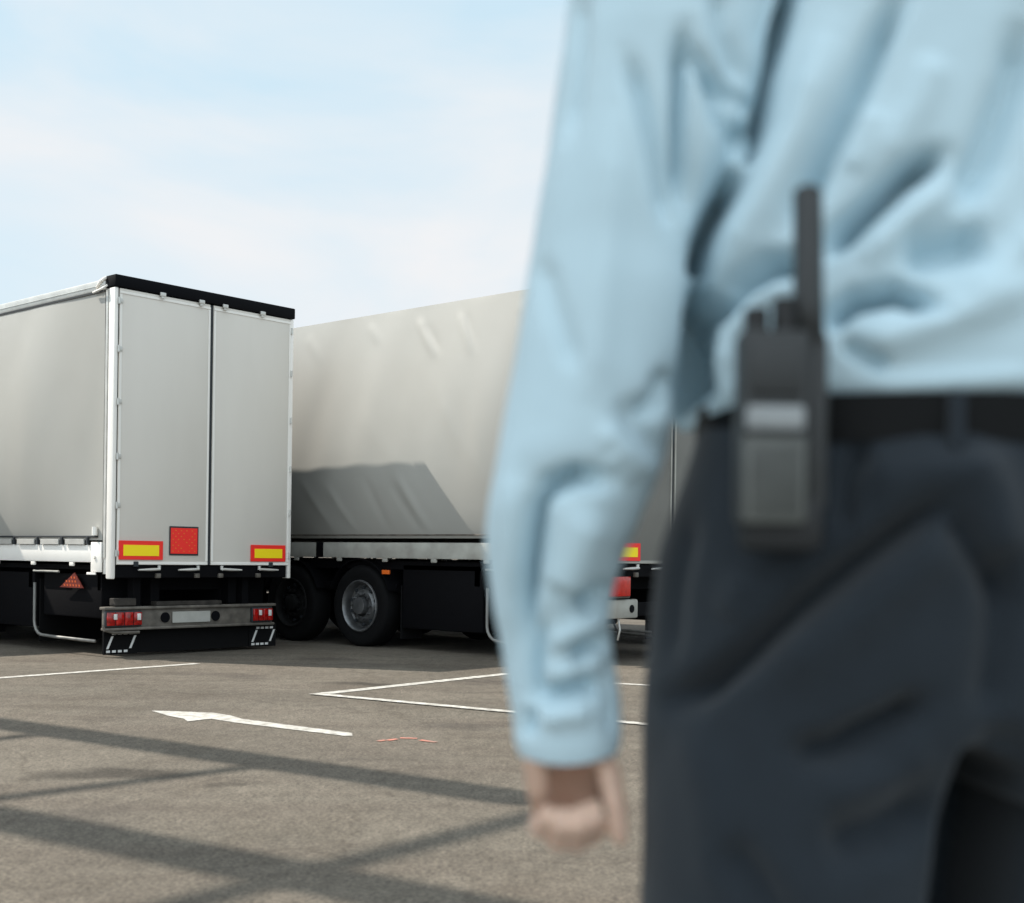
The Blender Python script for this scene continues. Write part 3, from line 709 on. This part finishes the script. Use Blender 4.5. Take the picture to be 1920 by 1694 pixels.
bme = bpy.data.meshes.new_from_object(tmp.evaluated_get(dg)); bpy.data.objects.remove(tmp)
body = link('body', bme, M['skin'], None, True); child(body)
# hair
q = MB(); q.ball(head_c+Vector((0, -.012, .045)), .107, (.82, 1.0, 1.08), 32, 20)
hm = q.build('hair', M['hair'], None, smooth=True)
bm = bmesh.new(); bm.from_mesh(hm.data)
bmesh.ops.delete(bm, geom=[v for v in bm.verts if v.co.y > head_c.y+.045 and v.co.z < head_c.z+.09 or v.co.z < head_c.z-.045], context='VERTS'); bm.to_mesh(hm.data); bm.free()
wrinkle(hm.data, .006, 60, 3); child(hm)

# --- shirt: trunk and two sleeves, one mesh
trunk = [(-420, 1640, .075), (-330, 1560, .10), (-250, 1440, .12), (-150, 1390, .130), (0, 1372, .140), (200, 1340, .143), (400, 1300, .142), (560, 1290, .145), (660, 1277, .148), (725, 1272, .147), (770, 1276, .140), (800, 1302, .126)]
pys = np.concatenate([np.linspace(-420, -100, 40), np.linspace(-95, 800, 275)])
sec = []
for py in pys:
    l, hd = lerp_table(trunk, py); xl = at(l, py, TY).x
    sec.append((Vector((CX, TY, ZP(py))), CX-xl, hd))
vt, ft = loft(sec[::-1], 420, 2.35)
sleeve = [(-300, 1250, 1440, 1.12), (-200, 1150, 1470, 1.12), (-100, 1095, 1480, 1.12), (0, 1066, 1478, 1.115), (100, 1053, 1446, 1.11), (200, 1040, 1412, 1.105), (300, 1026, 1372, 1.10), (400, 1009, 1322, 1.095), (470, 998, 1303, 1.095), (560, 984, 1300, 1.095),
          (650, 968, 1287, 1.095), (750, 950, 1270, 1.095), (800, 941, 1260, 1.095), (850, 932, 1246, 1.095), (900, 922, 1228, 1.10), (950, 913, 1206, 1.10), (1000, 909, 1186, 1.105), (1050, 912, 1167, 1.11), (1100, 919, 1151, 1.115),
          (1150, 926, 1143, 1.12), (1200, 937, 1146, 1.125), (1250, 945, 1153, 1.13), (1300, 953, 1161, 1.133), (1350, 962, 1165, 1.135), (1380, 966, 1164, 1.136), (1398, 974, 1160, 1.137)]
ss = []
for py in np.linspace(-300, 1398, 560):
    l, r, y = lerp_table(sleeve, py)
    a = at(l, py, y); b = at(r, py, y); hw = (b.x-a.x)/2
    ss.append((Vector(((a.x+b.x)/2, y, (a.z+b.z)/2)), hw, min(.078, hw*.86)))
ss = ss[::-1]
vsl, fsl = loft(ss, 200, 2.2, cap=False)
# hem turned inward so that the cuff has thickness
c0, hw0, hd0 = ss[0]
hem = [(c0+Vector((0, 0, .004)), hw0-.004, hd0-.004), (c0+Vector((0, 0, .05)), hw0-.008, hd0-.008)]
vh, fh = loft([ss[0]]+hem, 200, 2.2, cap=False)
# slanting cuff
def slant(vs):
    out = []
    for v in vs:
        p = pix(np.array([v]))[0]
        k = max(0, (p[1]-1300)/98.0)
        dz = -k*(.010*math.cos((p[0]-1045)/120*1.3)) if k > 0 else 0
        out.append((v[0], v[1], v[2]+dz*1.0))
    return out
vsl = slant(vsl); vh = slant(vh)
q = MB().add(vt, ft).add(vsl, fsl).add(vh, fh)
q.add([mirror_x(v) for v in vsl], [f[::-1] for f in fsl]).add([mirror_x(v) for v in vh], [f[::-1] for f in fh])
shirt = q.build('shirt', M['shirt'], None, smooth=True)
SH = [([(1490, -60), (1465, 60), (1440, 150), (1425, 230), (1400, 300)], -30, 20),
      ([(1388, 320), (1345, 395), (1318, 460), (1308, 520)], -34, 24),
      ([(1312, 540), (1304, 650), (1292, 760), (1285, 840)], -28, 24),
      ([(1450, 60), (1400, 200), (1350, 290)], 6, 30),
      ([(1284, 50), (1276, 120), (1276, 230), (1282, 300), (1292, 400)], -14, 16),
      ([(1290, 80), (1340, 150), (1400, 210)], -8, 16), ([(1330, 130), (1360, 220), (1390, 300)], -9, 18),
      ([(1345, -20), (1352, 60), (1400, 170)], -5, 18),
      ([(1700, -40), (1640, 90), (1590, 200), (1530, 320), (1480, 420)], -15, 22),
      ([(1560, 60), (1500, 250), (1430, 390), (1350, 520)], 15, 34),
      ([(1620, 160), (1540, 330)], 4, 25),
      ([(1768, 285), (1700, 325), (1620, 400), (1545, 470)], -26, 20),
      ([(1820, 330), (1720, 400), (1620, 500)], 12, 30),
      ([(1640, 200), (1600, 330)], 8, 28), ([(1760, 100), (1720, 200), (1640, 320)], 8, 34),
      ([(1520, 485), (1440, 498), (1375, 545), (1335, 600)], -22, 19),
      ([(1510, 535), (1430, 560), (1370, 630), (1352, 720)], 10, 18),
      ([(1330, 600), (1320, 680), (1325, 760)], -12, 14),
      ([(1545, 610), (1600, 565), (1680, 548), (1760, 580)], -22, 19),
      ([(1590, 650), (1700, 625), (1830, 580), (1960, 520)], 15, 38),
      ([(1580, 640), (1625, 670), (1665, 690)], -8, 16),
      ([(1860, 445), (1780, 465), (1690, 478)], -15, 34),
      ([(1930, 30), (1905, 150), (1850, 290), (1780, 400)], -12, 34),
      ([(1800, 560), (1880, 500), (1960, 420)], 8, 30),
      ([(1620, 722), (1760, 716), (1960, 700)], 7, 22),
      # sleeve
      ([(1085, -20), (1082, 100), (1062, 260)], -5, 18),
      ([(1175, 100), (1205, 190), (1240, 330), (1262, 430)], -7, 18),
      ([(1160, 200), (1140, 400), (1120, 620), (1100, 760)], 6, 34),
      ([(1010, 480), (1040, 580), (1085, 700)], -3, 22),
      ([(1160, 740), (1195, 800), (1235, 840), (1265, 855)], -4, 26), ([(1140, 850), (1190, 900)], 5, 22),
      ([(1262, 690), (1235, 750), (1200, 780)], -6, 22), ([(1120, 800), (1180, 850), (1240, 900)], 6, 20),
      ([(1140, 900), (1080, 895), (1030, 910), (1008, 950), (998, 1040), (985, 1130), (985, 1230)], -17, 19),
      ([(960, 850), (955, 960), (960, 1080), (970, 1200)], 6, 20),
      ([(1110, 950), (1075, 1050), (1050, 1110)], 13, 44),
      ([(1180, 1110), (1130, 1120), (1080, 1140)], -13, 20), ([(1200, 1000), (1170, 1060)], -5, 16),
      ([(1130, 1160), (1075, 1185), (1020, 1210)], 7, 17),
      ([(1160, 1190), (1110, 1215), (1070, 1235)], -10, 15),
      ([(1020, 1160), (1000, 1260), (1005, 1320)], -9, 18),
      ([(1085, 1255), (1050, 1262), (1030, 1262)], 6, 15),
      ([(1140, 1280), (1080, 1294), (1010, 1312)], -12, 17),
      ([(1110, 1335), (1050, 1340), (1020, 1350)], 9, 24), ([(990, 1330), (990, 1380)], -6, 12),
      ([(1150, 1220), (1155, 1300), (1150, 1380)], -6, 16)]
DEEP = [([(1500, -80), (1475, 20), (1448, 120), (1432, 220), (1402, 300)], 75, 19),
        ([(1392, 318), (1350, 390), (1322, 450), (1310, 520)], 90, 22),
        ([(1316, 530), (1308, 640), (1298, 740), (1290, 850)], 150, 24)]
folds(shirt.data, SH[3:], 2.3, DEEP); wrinkle(shirt.data, .0016, 26, 1.7, (1, 1, .5))
child(shirt)

# --- trousers
hipt = [(770, 1330, .138), (800, 1318, .142), (860, 1300, .146), (950, 1268, .152), (1050, 1240, .155), (1150, 1225, .152), (1250, 1214, .148), (1350, 1208, .140), (1420, 1207, .125), (1500, 1206, .10)]
def legsec(t):   # z, left px at ref, right px, depth
    return t
q = MB(); sec = []
for py in np.linspace(770, 1470, 180):
    l, hd = lerp_table(hipt, py); sec.append((Vector((CX, TY, ZP(py))), CX-at(l, py, TY).x, hd))
v, f = loft(sec[::-1], 300, 2.5); q.add(v, f)
zt_ = ZP(1180)
legt = [(0.0, .115, .145, .128), (.25, .115, .150, .132), (.42, .117, .148, .125), (.7, .122, .100, .105), (1.0, .125, .085, .10)]
zb_ = KZ+.06; ls = []
lx0 = at(1206, 1500, TY).x
for t in np.linspace(0, 1, 260):
    _, hw, hd = lerp_table([(a, 0, b, c) for a, _, b, c in legt], t)
    z = zt_+(zb_-zt_)*t
    ls.append((Vector((lx0+.150-.004*t, TY, z)), hw, hd))
vl, fl = loft(ls[::-1], 180, 2.2)
q.add(vl, fl); q.add([mirror_x(v_) for v_ in vl], [f_[::-1] for f_ in fl])
tmp = q.build('tmp2', None)
md = tmp.modifiers.new('r', 'REMESH'); md.mode = 'VOXEL'; md.voxel_size = .005
sm = tmp.modifiers.new('s', 'SMOOTH'); sm.factor = .6; sm.iterations = 14
dg = bpy.context.evaluated_depsgraph_get(); dg.update()
pme = bpy.data.meshes.new_from_object(tmp.evaluated_get(dg)); bpy.data.objects.remove(tmp)
pants = link('trousers', pme, M['pants'], None, True)
folds(pants.data, [([(1790, 930), (1700, 985), (1600, 1060), (1500, 1140), (1400, 1230), (1300, 1300), (1230, 1320)], -22, 26),
     ([(1800, 1000), (1700, 1080), (1560, 1190), (1420, 1290)], 9, 46),
     ([(1740, 1310), (1660, 1360), (1560, 1405), (1480, 1415)], -18, 28),
     ([(1760, 1400), (1660, 1460), (1540, 1500)], 9, 40),
     ([(1760, 1500), (1650, 1560), (1540, 1590)], -16, 44),
     ([(1350, 1580), (1420, 1660), (1480, 1760)], -10, 34),
     ([(1880, 1020), (1870, 1200), (1850, 1350)], -10, 34),
     ([(1620, 900), (1730, 880), (1860, 900)], 12, 50), ([(1830, 830), (1870, 950), (1890, 1060)], 16, 46), ([(1780, 960), (1830, 1040), (1900, 1140)], -12, 26),
     ([(1290, 950), (1260, 1100), (1245, 1250)], -8, 24), ([(1400, 1080), (1360, 1160)], 8, 34),
     ([(1290, 1350), (1330, 1500), (1350, 1694)], 8, 44), ([(1620, 830), (1590, 900), (1580, 1000)], -8, 18)], 1.5,
     [([(1885, 1420), (1862, 1480), (1835, 1600), (1815, 1760), (1800, 1950)], 170, 58)])
wrinkle(pants.data, .003, 11, 4.1); child(pants)
# pocket seam
# --- belt with loops
q = MB(); n = 160
def ring(zc, hh, grow, name, m):
    q = MB(); vs = []
    l, hd = lerp_table(hipt, 780); hw = CX-at(l, 780, TY).x
    for (dz, g) in ((-hh, grow), (hh, grow), (hh, grow-.004), (-hh, grow-.004)):
        for k in range(n):
            a = 2*math.pi*k/n; ca, sa = math.cos(a), math.sin(a)
            vs.append((CX+(hw+g)*math.copysign(abs(ca)**(2/2.5), ca), TY+(hd+g)*math.copysign(abs(sa)**(2/2.5), sa), zc+dz))
    fs = []
    for i in range(4):
        for k in range(n): fs.append((i*n+k, i*n+(k+1) % n, ((i+1) % 4)*n+(k+1) % n, ((i+1) % 4)*n+k))
    return q.add(vs, fs).build(name, m, None, auto=True)
zb = at(CPX, 780, TY-.150).z
belt = ring(zb, .019, .008, 'belt', M['belt']); child(belt)
for px in (1800,):
    p = at(px, 780, TY-.155)
    lo = MB().box(p.x-.006, p.x+.006, TY-.1535, TY-.135, zb-.026, zb+.0185, .002).build('belt_loop', M['pants'], None); child(lo)
# shoes
for m in (ident, mirror_x):
    c = m(Vector((lx0+.15, TY, KZ)))
    q = MB().box(c.x-.05, c.x+.05, c.y-.10, c.y+.21, KZ, KZ+.028, .012)
    q.ball(Vector((c.x, c.y+.05, KZ+.035)), .09, (.52, 1.6, .55), 24, 14); q.ball(Vector((c.x, c.y-.03, KZ+.06)), .055, (.8, 1.2, 1.1), 20, 12)
    child(q.build('shoe', M['shoe'], None, smooth=True))

# ------------------------------------------------------------------ two-way radio on the belt
M['rad'] = mat('radio_plastic', (0.026, 0.029, 0.030), .5, var=.1, bump=.1, bscale=300)
M['rad2'] = mat('radio_grey', (0.095, 0.10, 0.092), .5, var=.15, vscale=60, bump=.1, bscale=200)
M['rad3'] = mat('radio_black', (0.010, 0.011, 0.012), .6)
M['lcd'] = mat('radio_plate', (0.30, 0.32, 0.325), .35, var=.1, vscale=40)
RY = .955   # depth of the front face
rc = at(1470, 800, RY)
rad = empty('two_way_radio', rc)
tag(rad, 'dark two way radio with stubby antenna clipped to the belt of the man', 'radio')
def rbox(x0, x1, y0, y1, d0, d1, name, m, bev=.003, par=None):
    """pixel rectangle at the radio's own depth, with its real thickness"""
    a = at(x0, y1, RY)-rc; b = at(x1, y0, RY)-rc
    o = MB().box(a.x, b.x, d0, d1, a.z, b.z, bev).build(name, m, par or rad, auto=True); return o
bd = rbox(1384, 1522, 618, 985, -.004, .030, 'radio_body', M['rad'], .006)
rbox(1515, 1560, 618, 960, .004, .034, 'battery_pack', M['rad'], .006)
rbox(1400, 1505, 640, 742, -.008, -.002, 'front_cover', M['rad'], .003)
dp = rbox(1396, 1505, 764, 808, -.011, -.003, 'display', M['lcd'], .003)
gr = rbox(1388, 1508, 822, 982, -.010, -.003, 'speaker_grille', M['rad2'], .003)
for k in range(6):
    rbox(1410+k*15, 1414+k*15, 838, 968, -.0115, -.0095, 'grille_slot', M['rad'], .0005, gr)
a = at(1523, 640, RY)-rc; b = at(1523, 340, RY)-rc
MB().tube([(a.x, .014, a.z), (a.x, .014, a.z+.03), (b.x, .014, b.z-.004), (b.x, .014, b.z)], .0085, 20, rs=[.0125, .0115, .0108, .007]).build('antenna', M['rad'], rad, smooth=True)
for px, py in ((1424, 572), (1478, 553)):
    a = at(px, 622, RY)-rc; b = at(px, py, RY)-rc
    MB().tube([(a.x, .013, a.z), (a.x, .013, b.z-.002), (a.x, .013, b.z)], .009, 20, rs=[.0098, .0094, .0072]).build('knob', M['rad3'], rad, auto=True)
hl = rbox(1398, 1548, 930, 1034, .0, .042, 'holster', M['rad3'], .008)
rbox(1430, 1500, 700, 980, .030, .060, 'belt_clip', M['rad3'], .004)
